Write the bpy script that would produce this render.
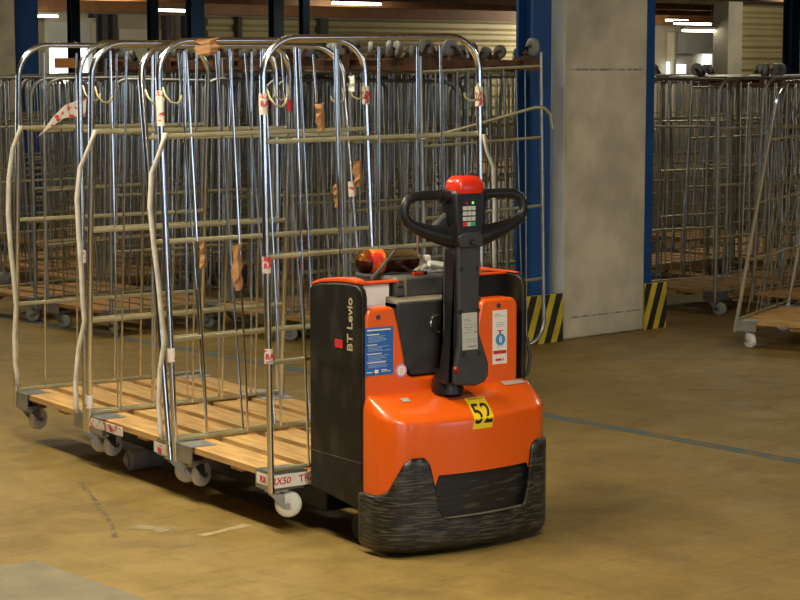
import bpy, bmesh, math, random
from mathutils import Vector, Matrix
random.seed(7)
for o in list(bpy.data.objects): bpy.data.objects.remove(o)
SC = bpy.context.scene
COL = SC.collection
PI = math.pi
HALL = math.radians(6.5)            # the hall's axes are turned a little against the truck's

# ------------------------------------------------------------------ camera, world, light, exposure
cd = bpy.data.cameras.new('camera'); cam = bpy.data.objects.new('camera', cd); COL.objects.link(cam)
cd.sensor_width = 36; cd.lens = 90; cd.clip_end = 300
cam.location = (0, 0, 1.6)
cam.rotation_euler = (math.radians(90 - 6.617), 0, math.radians(-34.5))
SC.camera = cam
SC.view_settings.view_transform = 'Standard'; SC.view_settings.look = 'None'
SC.view_settings.gamma = 1; SC.view_settings.use_curve_mapping = False
SC.view_settings.exposure = 0.0
W = bpy.data.worlds.new('world'); SC.world = W; W.use_nodes = True
bg = W.node_tree.nodes['Background']; bg.inputs[0].default_value = (.70, .84, 1.0, 1); bg.inputs[1].default_value = 3.2

def area(name, loc, size, power, color, aim=None, size_y=None):
    l = bpy.data.lights.new(name, 'AREA'); l.energy = power; l.color = color
    l.shape = 'RECTANGLE'; l.size = size; l.size_y = size_y or size
    o = bpy.data.objects.new(name, l); COL.objects.link(o); o.location = loc
    if aim: o.rotation_euler = (Vector(aim) - Vector(loc)).to_track_quat('-Z', 'Y').to_euler()
    return o
WARM = (1.0, .90, .66)
# ceiling lamps above the near bay (tubes hang at 2.9 m)
for (x, y, p) in ((2.7, 8.7, 52), (2.7, 5.9, 92), (2.8, 2.9, 86), (2.8, .4, 60)):
    area('lamp_and_wash_light', (x, y, 2.88), .3, p, WARM, size_y=1.5)
for (x, y, p) in ((6.2, 10.6, 36), (9.0, 6.2, 40), (5.2, 14.5, 40), (12, 12, 34), (8, 18.5, 55), (13, 21, 60), (20, 27, 90), (30, 24, 90)):
    area('lamp_and_wash_light', (x, y, 2.88), 1.5, p, WARM, size_y=.5)
for (x, y, p) in ((7.5, 42.0, 150), (14.3, 42.5, 85), (21.5, 43, 58), (29, 43.6, 42), (41, 46.5, 330)):      # added lights without fixtures, aimed to brighten the far wall
    area('lamp_and_wash_light', (x, y, 3.0), 1.5, p, WARM, aim=(x - .6, y + 5, 1.9), size_y=.4)
for (x, y, p) in ((36.5, 34.5, 70),):  # one more added light, brightening the right partition; no lamp hangs there
    area('lamp_and_wash_light', (x, y, 3.0), 1.5, p, WARM, aim=(x + 1.2, y + 4.5, 1.9), size_y=.4)

# ------------------------------------------------------------------ materials
def mat(name, color, rough=.5, metal=0., var=0., scale=8., spec=None, bump=0., col2=None, stretch=None, emit=None, trans=0., coat=0., detail=6., lo=.35, hi=.65, alpha=None):
    m = bpy.data.materials.new(name); m.use_nodes = True
    nt = m.node_tree; N = nt.nodes; L = nt.links
    b = N['Principled BSDF']
    b.inputs['Base Color'].default_value = (*color, 1); b.inputs['Roughness'].default_value = rough; b.inputs['Metallic'].default_value = metal
    if spec is not None: b.inputs['Specular IOR Level'].default_value = spec
    if trans: b.inputs['Transmission Weight'].default_value = trans
    if coat: b.inputs['Coat Weight'].default_value = coat; b.inputs['Coat Roughness'].default_value = .12
    if alpha is not None: b.inputs['Alpha'].default_value = alpha
    if emit: b.inputs['Emission Color'].default_value = (*emit[0], 1); b.inputs['Emission Strength'].default_value = emit[1]
    if var or bump or col2:
        tc = N.new('ShaderNodeTexCoord'); mp = N.new('ShaderNodeMapping'); L.new(tc.outputs['Object'], mp.inputs[0])
        if stretch: mp.inputs['Scale'].default_value = stretch
        nz = N.new('ShaderNodeTexNoise'); nz.inputs['Scale'].default_value = scale; nz.inputs['Detail'].default_value = detail
        L.new(mp.outputs[0], nz.inputs['Vector'])
        if var or col2:
            r = N.new('ShaderNodeValToRGB'); L.new(nz.outputs['Fac'], r.inputs[0])
            r.color_ramp.elements[0].position = lo; r.color_ramp.elements[1].position = hi
            r.color_ramp.elements[0].color = (*(col2 or [c * (1 - var) for c in color]), 1)
            r.color_ramp.elements[1].color = (*(color if col2 else [min(1, c * (1 + var)) for c in color]), 1)
            L.new(r.outputs[0], b.inputs['Base Color'])
        if bump:
            bp = N.new('ShaderNodeBump'); bp.inputs['Strength'].default_value = bump; bp.inputs['Distance'].default_value = .01
            L.new(nz.outputs['Fac'], bp.inputs['Height']); L.new(bp.outputs[0], b.inputs['Normal'])
    return m

def floor_mat():
    m = bpy.data.materials.new('ochre_floor_coating'); m.use_nodes = True
    nt = m.node_tree; N = nt.nodes; L = nt.links; b = N['Principled BSDF']
    tc = N.new('ShaderNodeTexCoord')
    def noise(scale, detail=8, dist=0., stretch=None, rough=.6):
        mp = N.new('ShaderNodeMapping'); L.new(tc.outputs['Object'], mp.inputs[0])
        if stretch: mp.inputs['Scale'].default_value = stretch[:3]; mp.inputs['Rotation'].default_value = (0, 0, stretch[3])
        n = N.new('ShaderNodeTexNoise'); n.inputs['Scale'].default_value = scale; n.inputs['Detail'].default_value = detail
        n.inputs['Distortion'].default_value = dist; n.inputs['Roughness'].default_value = rough
        L.new(mp.outputs[0], n.inputs['Vector']); return n.outputs['Fac']
    def ramp(f, p0, c0, p1, c1):
        r = N.new('ShaderNodeValToRGB'); L.new(f, r.inputs[0]); e = r.color_ramp.elements
        e[0].position = p0; e[0].color = (*c0, 1); e[1].position = p1; e[1].color = (*c1, 1); return r.outputs[0]
    def mul(a, c, fac=1.):
        x = N.new('ShaderNodeMix'); x.data_type = 'RGBA'; x.blend_type = 'MULTIPLY'; x.inputs['Factor'].default_value = fac
        L.new(a, x.inputs[6]); L.new(c, x.inputs[7]); return x.outputs[2]
    c = ramp(noise(.9, 6, .4), .3, (.232, .154, .044), .7, (.325, .222, .070))
    c = mul(c, ramp(noise(6, 10, .8), .28, (.70, .68, .66), .60, (1, 1, 1)), .8)
    c = mul(c, ramp(noise(3.0, 12, 1.2, (1, 5, 1, .5)), .30, (.62, .60, .58), .50, (1, 1, 1)), .30)
    c = mul(c, ramp(noise(3.2, 12, 1.4, (6, 1, 1, -.4)), .30, (.66, .64, .62), .48, (1, 1, 1)), .25)
    c = mul(c, ramp(noise(42, 4, .2), .33, (.70, .68, .66), .42, (1, 1, 1)), .6)
    for (st, th) in (((1, 34, 1, .6), .34), ((30, 1, 1, .1), .34), ((1, 26, 1, -.9), .335)):
        c = mul(c, ramp(noise(2.6, 5, .6, st, .5), th - .02, (.55, .53, .50), th + .03, (1, 1, 1)), .55)
    c = mul(c, ramp(noise(1.9, 14, .3), .36, (.74, .73, .74), .46, (1, 1, 1)), .7)
    L.new(c, b.inputs['Base Color'])
    L.new(ramp(noise(4, 8, .5), .3, (.42,) * 3, .7, (.62,) * 3), b.inputs['Roughness'])
    b.inputs['Specular IOR Level'].default_value = .35
    return m

M = dict(
    floor=floor_mat(),
    concrete=mat('concrete', (.60, .525, .385), .85, var=.20, scale=3.6, bump=.3, detail=14),
    concrete_patch=mat('grey_concrete_patch', (.20, .17, .11), .8, var=.15, scale=6, detail=10),
    ceiling=mat('ceiling_boards', (.34, .27, .16), .8, var=.2, scale=1.5),
    beam=mat('oxide_beam', (.20, .085, .03), .6, var=.15, scale=3),
    farwall=mat('beige_wall', (.42, .38, .29), .8, var=.12, scale=.8),
    clad=mat('olive_cladding', (.36, .31, .17), .55, var=.12, scale=.7),
    paleclad=mat('pale_panel', (.60, .56, .44), .7, var=.06, scale=.7),
    shutter=mat('grey_shutter', (.42, .44, .44), .6, var=.08, scale=1),
    darkpost=mat('dark_post', (.05, .05, .05), .7, var=.2, scale=2),
    greypost=mat('grey_post', (.40, .38, .32), .7, var=.1, scale=2),
    daylight=mat('daylight_pane', (.9, .95, 1), .5, emit=((.88, .95, 1.0), 2.2)),
    tube=mat('lit_tube', (1, 1, .9), .5, emit=((1.0, .92, .68), 12.0)),
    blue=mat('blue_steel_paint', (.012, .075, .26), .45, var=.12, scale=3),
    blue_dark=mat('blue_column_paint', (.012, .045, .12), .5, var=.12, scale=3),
    blueline=mat('worn_blue_line', (.095, .125, .13), .7, col2=(.20, .145, .06), scale=7, lo=.30, hi=.48),
    zinc=mat('zinc_steel', (.84, .86, .90), .17, 1., var=.08, scale=14),
    zinc_dull=mat('dull_zinc', (.46, .47, .48), .42, 1., var=.18, scale=10),
    zinc_worn=mat('worn_zinc', (.54, .525, .475), .24, 1., var=.30, scale=6),
    zinc_old=mat('old_zinc', (.30, .295, .27), .5, .9, var=.2, scale=10),
    olive=mat('chromated_rail', (.44, .40, .25), .42, .6, var=.12, scale=12),
    rust=mat('rusty_steel', (.20, .085, .04), .8, .3, col2=(.08, .05, .035), scale=14, bump=.2),
    wood=mat('pallet_wood', (.58, .345, .125), .7, var=.22, scale=5, stretch=(9, 1, 9), bump=.15, detail=9),
    wood_old=mat('old_pallet_wood', (.42, .24, .09), .75, var=.25, scale=5, stretch=(9, 1, 9), detail=8),
    wood_dark=mat('dark_bearer_wood', (.22, .13, .06), .8, var=.2, scale=6),
    wheel=mat('pale_nylon_wheel', (.80, .79, .76), .45, var=.06, scale=30),
    wheel_grey=mat('grey_wheel', (.24, .25, .25), .5, var=.1, scale=30),
    strap=mat('dirty_white_webbing', (.62, .58, .50), .85, var=.14, scale=20),
    sticker=mat('white_sticker', (.78, .76, .72), .5, var=.06, scale=20),
    redprint=mat('red_print', (.55, .02, .03), .5),
    redwhite=mat('red_flecked_paper', (.72, .66, .60), .7, col2=(.55, .06, .06), scale=38, lo=.40, hi=.47, detail=2),
    card=mat('torn_cardboard', (.36, .18, .075), .8, var=.2, scale=15),
    orange=mat('orange_paint', (.80, .112, .006), .30, var=.05, scale=3, coat=.5),
    orange_rim=mat('orange_rim_paint', (.80, .09, .008), .4, var=.05, scale=6),
    black=mat('black_plastic', (.009, .0085, .008), .45, spec=.3, col2=(.022, .02, .016), scale=5, lo=.25, hi=.45, detail=10),
    skirt=mat('scuffed_black_skirt', (.010, .010, .010), .36, col2=(.075, .07, .056), scale=15, stretch=(1., 1., 15), lo=.40, hi=.52, bump=.2, detail=15),
    skirt_dark=mat('recess_black', (.012, .012, .012), .35, col2=(.05, .045, .036), scale=11, stretch=(1., 1., 8), lo=.34, hi=.44, bump=.1, detail=15),
    side=mat('scuffed_black_panel', (.009, .008, .006), .40, spec=.3, col2=(.032, .026, .017), scale=5, stretch=(3, 3, 1.6), lo=.30, hi=.52, detail=15),
    dark=mat('dark_grey_plastic', (.036, .037, .041), .5, spec=.35, var=.15, scale=20),
    tillerm=mat('tiller_grey', (.045, .046, .05), .5, spec=.35, var=.12, scale=20),
    grip=mat('black_grip', (.011, .011, .012), .36, var=.1, scale=20),
    tray=mat('dusty_grey_plastic', (.065, .065, .067), .5, col2=(.15, .14, .12), scale=9, lo=.36, hi=.52),
    dust=mat('dusty_ledge', (.20, .175, .13), .8, var=.2, scale=12),
    red=mat('red_button_plastic', (.66, .030, .012), .3, coat=.3),
    white=mat('white_plastic', (.82, .80, .76), .45),
    key=mat('key_grey', (.55, .55, .52), .5),
    green=mat('green_key', (.02, .42, .18), .5),
    led=mat('lit_green_led', (.1, .8, .1), .4, emit=((.2, 1, .1), 1.5)),
    yellow=mat('yellow_plate', (.80, .58, .015), .45, var=.05, scale=20),
    ink=mat('black_ink', (.012, .012, .012), .5),
    hazyellow=mat('hazard_yellow', (.62, .46, .03), .6, var=.2, scale=9),
    hazblack=mat('hazard_black', (.02, .02, .018), .6, var=.2, scale=9),
    bluestick=mat('blue_sticker', (.02, .13, .47), .4),
    paleblue=mat('pale_print', (.30, .45, .70), .5),
    midblue=mat('mid_blue_print', (.04, .25, .55), .5),
    lilac=mat('lilac_print', (.55, .30, .60), .5),
    beigeprint=mat('pale_grey_plate', (.55, .54, .48), .4, .2),
    greyprint=mat('grey_print', (.25, .25, .24), .5),
    lettering=mat('beige_lettering', (.45, .39, .24), .5),
    chrome=mat('chrome', (.75, .75, .75), .15, 1.),
    roller=mat('grey_polyurethane', (.26, .265, .265), .45, var=.1, scale=20),
    liquid=mat('cola', (.075, .012, .003), .12, trans=.35),
    petclear=mat('clear_bottle', (.80, .70, .55), .06, trans=1.),
    bottlelabel=mat('red_orange_label', (.85, .30, .02), .4, col2=(.65, .03, .02), scale=18, lo=.42, hi=.52, detail=2),
    film=mat('crumpled_clear_film', (.72, .74, .74), .25, trans=.45),
    cable=mat('black_cable', (.012, .012, .014), .5),
    boxcard=mat('brown_box_card', (.50, .23, .05), .75, var=.1, scale=5),
)
M['petclear'].node_tree.nodes['Principled BSDF'].inputs['IOR'].default_value = 1.15

# ------------------------------------------------------------------ mesh helpers
class MB:
    def __init__(s): s.v = []; s.f = []
    def add(s, vs, fs):
        n = len(s.v); s.v += [tuple(v) for v in vs]; s.f += [tuple(i + n for i in f) for f in fs]; return s
    def box(s, x0, x1, y0, y1, z0, z1):
        return s.add([(x, y, z) for z in (z0, z1) for y in (y0, y1) for x in (x0, x1)],
                     [(0, 2, 3, 1), (4, 5, 7, 6), (0, 1, 5, 4), (2, 6, 7, 3), (0, 4, 6, 2), (1, 3, 7, 5)])
    def tube(s, pts, r, n=8, cap=True, flat=1.):
        pts = [Vector(p) for p in pts]; R = r if isinstance(r, (list, tuple)) else [r] * len(pts)
        vs = []; fs = []; nrm = None
        for i, p in enumerate(pts):
            t = ((pts[min(i + 1, len(pts) - 1)] - p).normalized() + (p - pts[max(i - 1, 0)]).normalized())
            t = t.normalized() if t.length > 1e-9 else Vector((0, 0, 1))
            if nrm is None:
                nrm = t.orthogonal().normalized()
                for a in (Vector((0, 1, 0)), Vector((1, 0, 0))):
                    if abs(t.dot(a)) < .9: nrm = (a - t * a.dot(t)).normalized(); break
            else: nrm = (nrm - t * nrm.dot(t)).normalized()
            bn = t.cross(nrm)
            for k in range(n):
                a = 2 * PI * k / n; vs.append(p + nrm * math.cos(a) * R[i] * flat + bn * math.sin(a) * R[i])
        for i in range(len(pts) - 1):
            for k in range(n): fs.append((i * n + k, i * n + (k + 1) % n, (i + 1) * n + (k + 1) % n, (i + 1) * n + k))
        if cap: fs += [tuple(range(n - 1, -1, -1)), tuple((len(pts) - 1) * n + k for k in range(n))]
        return s.add(vs, fs)
    def cyl(s, a, b, r, n=20): return s.tube([a, b], r, n)
    def lathe(s, a, b, prof, n=24):
        a = Vector(a); b = Vector(b); d = b - a
        t = d.normalized(); u = t.orthogonal().normalized(); w = t.cross(u); vs = []; fs = []
        for (q, r) in prof:
            for k in range(n):
                g = 2 * PI * k / n; vs.append(a + d * q + (u * math.cos(g) + w * math.sin(g)) * r)
        m = len(prof)
        for i in range(m - 1):
            for k in range(n): fs.append((i * n + k, i * n + (k + 1) % n, (i + 1) * n + (k + 1) % n, (i + 1) * n + k))
        fs += [tuple(range(n - 1, -1, -1)), tuple((m - 1) * n + k for k in range(n))]
        return s.add(vs, fs)
    def prism(s, poly, d0, d1, axis='y'):
        P = {'y': lambda a, b, d: (a, d, b), 'x': lambda a, b, d: (d, a, b), 'z': lambda a, b, d: (a, b, d)}[axis]
        n = len(poly)
        return s.add([P(a, b, d0) for a, b in poly] + [P(a, b, d1) for a, b in poly],
                     [tuple(range(n)), tuple(range(2 * n - 1, n - 1, -1))] + [(i, i + n, (i + 1) % n + n, (i + 1) % n) for i in range(n)])
    def grid(s, rows):
        n = len(rows[0])
        return s.add([p for r in rows for p in r], [(i * n + k, i * n + k + 1, (i + 1) * n + k + 1, (i + 1) * n + k) for i in range(len(rows) - 1) for k in range(n - 1)])
    def mesh(s, name, smooth=False):
        me = bpy.data.meshes.new(name); me.from_pydata(s.v, [], s.f)
        bm = bmesh.new(); bm.from_mesh(me); bmesh.ops.recalc_face_normals(bm, faces=bm.faces); bm.to_mesh(me); bm.free()
        if smooth:
            for p in me.polygons: p.use_smooth = True
            try: me.set_sharp_from_angle(angle=math.radians(42))
            except Exception: pass
        return me

def link(name, me, m=None, parent=None, loc=None, rot=None):
    o = bpy.data.objects.new(name, me); COL.objects.link(o)
    if m is not None and not me.materials: me.materials.append(m)
    if parent: o.parent = parent
    if loc: o.location = loc
    if rot: o.rotation_euler = rot
    return o
def obj(name, mb, m, parent=None, smooth=False, bevel=0, seg=2, loc=None, rot=None, solid=0):
    o = link(name, mb.mesh(name, smooth or bevel > 0), m, parent, loc, rot)
    if solid: md = o.modifiers.new('s', 'SOLIDIFY'); md.thickness = solid; md.offset = -1
    if bevel:
        md = o.modifiers.new('b', 'BEVEL'); md.width = bevel; md.segments = seg; md.limit_method = 'ANGLE'; md.angle_limit = math.radians(40)
        md.harden_normals = False
    return o
def tag(o, label, cat, group=None):
    o['label'] = label; o['category'] = cat
    if group: o['group'] = group
    return o
def thing(name, label, cat, loc=(0, 0, 0), rot=(0, 0, 0), group=None):
    o = bpy.data.objects.new(name, None); COL.objects.link(o); o.location = loc; o.rotation_euler = rot; o.empty_display_size = .1
    return tag(o, label, cat, group)
def struct(name, mb, m, parent=None, rot=HALL, **k):
    o = obj(name, mb, m, parent, **k)
    if not parent:
        o['kind'] = 'structure'; o.rotation_euler.z = rot
    return o
def text(body, size, depth, fn, name, m, parent, bold=0., align='CENTER'):
    c = bpy.data.curves.new('t', 'FONT'); c.body = body; c.size = size; c.align_x = align; c.align_y = 'CENTER'; c.extrude = depth; c.offset = bold; c.resolution_u = 3
    t = bpy.data.objects.new('t', c); COL.objects.link(t)
    bpy.context.view_layer.update()
    me = bpy.data.meshes.new_from_object(t.evaluated_get(bpy.context.evaluated_depsgraph_get()))
    bpy.data.objects.remove(t); bpy.data.curves.remove(c)
    for v in me.vertices: v.co = fn(v.co.x, v.co.y, v.co.z)
    me.materials.clear(); me.name = name
    return link(name, me, m, parent)
def plane_fn(o, ux, uy):
    o = Vector(o); ux = Vector(ux).normalized(); uy = Vector(uy).normalized(); n = ux.cross(uy)
    return lambda x, y, z: o + ux * x + uy * y + n * z
def on_plane(fn, rects):            # thin raised printed bars on a surface: (x0, x1, y0, y1) in its own metres
    mb = MB()
    for (x0, x1, y0, y1) in rects:
        n = len(mb.v); c = [fn(x, y, z) for z in (-.0003, .0008) for y in (y0, y1) for x in (x0, x1)]
        mb.add(c, [(0, 2, 3, 1), (4, 5, 7, 6), (0, 1, 5, 4), (2, 6, 7, 3), (0, 4, 6, 2), (1, 3, 7, 5)])
    return mb
def arc(cx, cz, r, a0, a1, n): return [(cx + r * math.cos(a0 + (a1 - a0) * i / n), cz + r * math.sin(a0 + (a1 - a0) * i / n)) for i in range(n + 1)]
def hx(px, y):                      # where a sight line of the photograph meets a hall plane y = const
    q = (px - 400) / 2013.; return y * (.656 + q * .755) / (.755 - q * .656)

# ------------------------------------------------------------------ setting (hall coordinates, turned by HALL)
struct('floor', MB().box(-14, 75, -10, 60, -.1, 0), M['floor'])
struct('ceiling', MB().box(-14, 75, -10.3, 60, 3.35, 3.5), M['ceiling'])
YF = 45.
struct('wall_far', MB().box(8, 75, YF, YF + .3, 0, 3.35), M['farwall'])
struct('wall_left', MB().box(-14.3, -14, -10.3, 60, 0, 3.35), M['farwall'])
struct('wall_right', MB().box(75, 75.3, -10.3, 60, 0, 3.35), M['farwall'])
# the wall behind the photographer, with three open dock doors to the daylight
wb = MB()
for a, b in ((-14, -9), (-4.5, -2), (2.5, 7), (11.5, 75)): wb.box(a, b, -10.3, -10, 0, 3.35)
for a, b in ((-9, -4.5), (-2, 2.5), (7, 11.5)): wb.box(a, b, -10.3, -10, 3.0, 3.35)
struct('wall_back', wb, M['farwall'])
for i, y in enumerate((9.5, 16.5, 24, 31, 37, 41, 44)):
    struct('beam_oxide.%03d' % i if i else 'beam_oxide', MB().box(-14, 75, y, y + .2, 3.02 if y == 44 else 3.2, 3.35), M['beam'])
def cladding(x0, x1, y, z0, z1, pitch, d):
    mb = MB(); n = int((z1 - z0) / pitch); prof = []
    for i in range(n):
        z = z0 + i * pitch; prof += [(y, z), (y - d, z + pitch * .25), (y - d, z + pitch * .6), (y, z + pitch * .8)]
    mb.grid([[(x, a, z) for a, z in prof] for x in (x0, x1)])
    return mb
struct('wall_far_cladding', cladding(hx(206, YF), hx(530, YF), YF - .05, 0, 3.3, .34, .10), M['clad'])
struct('wall_right_partition', cladding(hx(734, 34), hx(734, 34) + 12, 33.9, 0, 3.3, .30, .10), M['clad'])
struct('wall_right_post', MB().box(hx(719, 34), hx(733, 34), 33.7, 34.2, 0, 3.3), M['greypost'])
struct('wall_far_panel', MB().box(hx(118, YF), hx(163, YF), YF - .12, YF, 0, 2.62), M['paleclad'])
for i, (a, b) in enumerate(((92, 96), (100, 106), (111, 116), (164, 170), (184, 188), (236, 240), (318, 326))):
    struct('trim_%d' % (i + 1), MB().box(hx(a, YF - .2), hx(b, YF - .2), YF - .35, YF - .1, 0, 3.0), M['darkpost'])
def dock_door(n, p0, p1, zs, panes):
    x0, x1 = hx(p0, YF - .2), hx(p1, YF - .2)
    d = struct('door_%d' % n, MB().box(x0, x1, YF - .3, YF - .12, zs, 2.80), M['shutter'])
    fr = MB(); fr.box(x0 - .12, x0, YF - .4, YF - .1, 0, 2.85).box(x1, x1 + .12, YF - .4, YF - .1, 0, 2.85).box(x0 - .12, x1 + .12, YF - .4, YF - .1, 2.78, 2.88)
    obj('door_frame', fr, M['greypost'], d)
    for (a, b, z0, z1) in panes:
        obj('daylight_pane', MB().box(hx(a, YF - .2), hx(b, YF - .2), YF - .22, YF - .18, z0, z1), M['daylight'], d)
    return d
dock_door(1, 46, 89, 2.16, [(49, 88, 1.2, 2.15)])
dock_door(2, 672, 712, 2.08, [(703, 711, 1.3, 2.07), (667, 672, 1.3, 1.8), (675, 686, 1.3, 1.72)])

# concrete columns with the blue steel columns and hazard plates beside them
def hazard(name, x0, x1, y, h, label, lean=.35):
    t = thing(name, label, 'hazard plate', tuple(Matrix.Rotation(HALL, 3, 'Z') @ Vector((x0, y, 0))), (0, 0, HALL))
    w = x1 - x0
    obj('plate', MB().box(0, w, 0, .02, 0.0, h), M['hazyellow'], t)
    mb = MB(); n = 5; st = w / n * 1.0
    def clip(poly, k, lim, keep_less):
        out = []
        for i in range(len(poly)):
            a, b = poly[i], poly[(i + 1) % len(poly)]
            ina = (a[k] <= lim) == keep_less or a[k] == lim; inb = (b[k] <= lim) == keep_less or b[k] == lim
            if ina: out.append(a)
            if ina != inb:
                q = (lim - a[k]) / (b[k] - a[k]); out.append((a[0] + (b[0] - a[0]) * q, a[1] + (b[1] - a[1]) * q))
        return out
    p = .105; 
    for i in range(-3, 9):
        a = i * p + .02; poly = [(a, 0), (a + p * .5, 0), (a + p * .5 + h * lean, h), (a + h * lean, h)]
        poly = clip(clip(poly, 0, 0, False), 0, w, True)
        if len(poly) > 2: mb.prism(poly, -.002, .001)
    obj('black_stripes', mb, M['hazblack'], t)
    return t
def hbeam(x0, x1, y0, y1, z1):
    tf = .02; mb = MB()
    xm = (x0 + x1) / 2
    poly = [(x0, y0), (x1, y0), (x1, y0 + tf), (xm + .01, y0 + tf), (xm + .01, y1 - tf), (x1, y1 - tf), (x1, y1), (x0, y1), (x0, y1 - tf), (xm - .01, y1 - tf), (xm - .01, y0 + tf), (x0, y0 + tf)]
    return mb.prism(poly, 0, z1, 'z')
CY = 8.22
struct('column_concrete', MB().box(8.43, 9.13, CY, CY + .40, 0, 3.35), M['concrete'], bevel=.012)
M['pale'] = mat('pale_grey_face', (.66, .68, .68), .8, var=.08, scale=4)
M['joint'] = mat('dark_joint', (.20, .18, .14), .9, col2=(.5, .46, .37), scale=30, lo=.42, hi=.6)
struct('column_pale_face', MB().box(8.425, 8.43, CY + .012, CY + .40, 0, 3.35), M['pale'])  # thin skin, paler grey than the column's front face
struct('column_joint', MB().box(8.45, 9.12, CY - .0015, CY + .01, 1.585, 1.597).box(8.47, 9.12, CY - .0015, CY + .01, .125, .133), M['joint'])
struct('column_steel', hbeam(8.215, 8.365, 8.28, 8.42, 3.35), M['blue'])
struct('column_steel.001', hbeam(9.15, 9.33, CY + .12, CY + .36, 3.35), M['blue'])
struct('column_concrete.001', MB().box(8.43, 9.13, 15.68, 16.38, 0, 3.35), M['concrete'], bevel=.012)
struct('column_steel.002', hbeam(9.15, 9.42, 15.78, 16.05, 3.35), M['blue'])
hazard('hazard_plate', 7.90, 8.39, CY - .03, .285, 'yellow and black striped guard plate low on the left of the grey concrete column')
hazard('hazard_plate', 9.135, 9.335, CY + .0, .285, 'narrow yellow and black striped guard plate low on the right of the grey concrete column')
hazard('hazard_plate', 9.15, 9.55, 15.62, .285, 'small distant striped guard plate below the far left blue column')
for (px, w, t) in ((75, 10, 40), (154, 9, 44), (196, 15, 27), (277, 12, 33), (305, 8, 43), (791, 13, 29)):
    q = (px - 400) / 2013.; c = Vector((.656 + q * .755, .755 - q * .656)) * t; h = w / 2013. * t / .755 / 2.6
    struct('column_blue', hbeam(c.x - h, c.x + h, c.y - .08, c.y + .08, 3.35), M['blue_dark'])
# floor marks
struct('floor_line', MB().box(6.475, 6.555, -8, 30, 0, .0012), M['blueline'])
struct('floor_patch', MB().prism([(2.64, 5.944), (2.702, 5.44), (2.75, 4.9), (1.9, 4.9), (1.9, 5.93)], 0, .0012, 'z'), M['concrete_patch'], rot=0)
def streak(pts, w, m, name):
    mb = MB(); a = []; b = []
    for i, p in enumerate(pts):
        p = Vector((*p, 0)); d = Vector((*pts[min(i + 1, len(pts) - 1)], 0)) - Vector((*pts[max(i - 1, 0)], 0)); n = Vector((-d.y, d.x, 0)).normalized() * w * (1, .6, 1.2, .5)[i % 4]
        a.append(p + n); b.append(p - n)
    z = Vector((0, 0, .0013))
    mb.grid([[p + z for p in a], [p + z for p in b]]); return struct(name, mb, m, rot=0)
M['scuff'] = mat('dark_scuff', (.10, .066, .028), .7, col2=(.22, .15, .05), scale=40, lo=.45, hi=.55)
M['paletape'] = mat('pale_scuff', (.37, .275, .135), .7, var=.15, scale=30)
streak([(3.306, 7.008), (3.23, 6.75), (3.15, 6.5), (3.09, 6.3), (3.0, 6.09)], .012, M['scuff'], 'floor_crack')
streak([(3.253, 5.948), (3.36, 5.97), (3.473, 5.999)], .022, M['paletape'], 'floor_tape')
streak([(3.13, 6.20), (3.17, 6.15), (3.20, 6.08)], .04, mat('grey_scuff', (.28, .215, .115), .7, var=.2, scale=20), 'floor_smear')

# fluorescent tube lamps hanging under the ceiling
def lamp(x, y, ang, label, ln=1.5, z=2.93):
    t = thing('ceiling_lamp', label, 'lamp', (x, y, z), (0, 0, ang))
    obj('lamp_housing', MB().box(-ln / 2, ln / 2, -.06, .06, .03, .09), M['greypost'], t)
    obj('lamp_tube', MB().cyl((-ln / 2, 0, 0), (ln / 2, 0, 0), .03, 10), M['tube'], t, smooth=True)
    for s in (-.6, .6): obj('hanger', MB().cyl((s * ln / 2, 0, .09), (s * ln / 2, 0, 3.35 - z), .006, 6), M['darkpost'], t)
def at(px, t, z): 
    q = (px - 400) / 2013.; A = math.radians(34.5)
    return (t * (math.sin(A) + q * math.cos(A)), t * (math.cos(A) - q * math.sin(A)), z)
for (px, t, ln, z, lab) in ((357, 42, 1.3, 2.93, 'lit fluorescent tube above the middle of the olive cladding'),
                            (173, 47, 1.3, 2.93, 'lit fluorescent tube just left of the second blue column'),
                            (36, 50, 1.3, 2.88, 'short lit tube at far left under the ceiling beams'),
                            (184, 45, 1.0, 3.16, 'lit tube at the top edge above the other left tubes'),
                            (692, 58, 1.6, 2.86, 'brighter upper lit tube in the right hand opening'),
                            (700, 52, 1.4, 2.55, 'lower lit tube in the right hand opening'),
                            (676, 62, 1.0, 3.05, 'topmost small cool tube in the right hand opening')):
    p = at(px, t, z); lamp(p[0], p[1], HALL, lab, ln, z)
for (x, y, lab) in ((2.7, 8.7, 'ceiling tube lamp over the far end of the loaded cages'), (2.7, 5.9, 'ceiling tube lamp over the near end of the loaded cages'), (2.8, 2.9, 'ceiling tube lamp between camera and truck')):
    lamp(x, y, PI / 2, lab, 1.5, 2.94)

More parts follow.
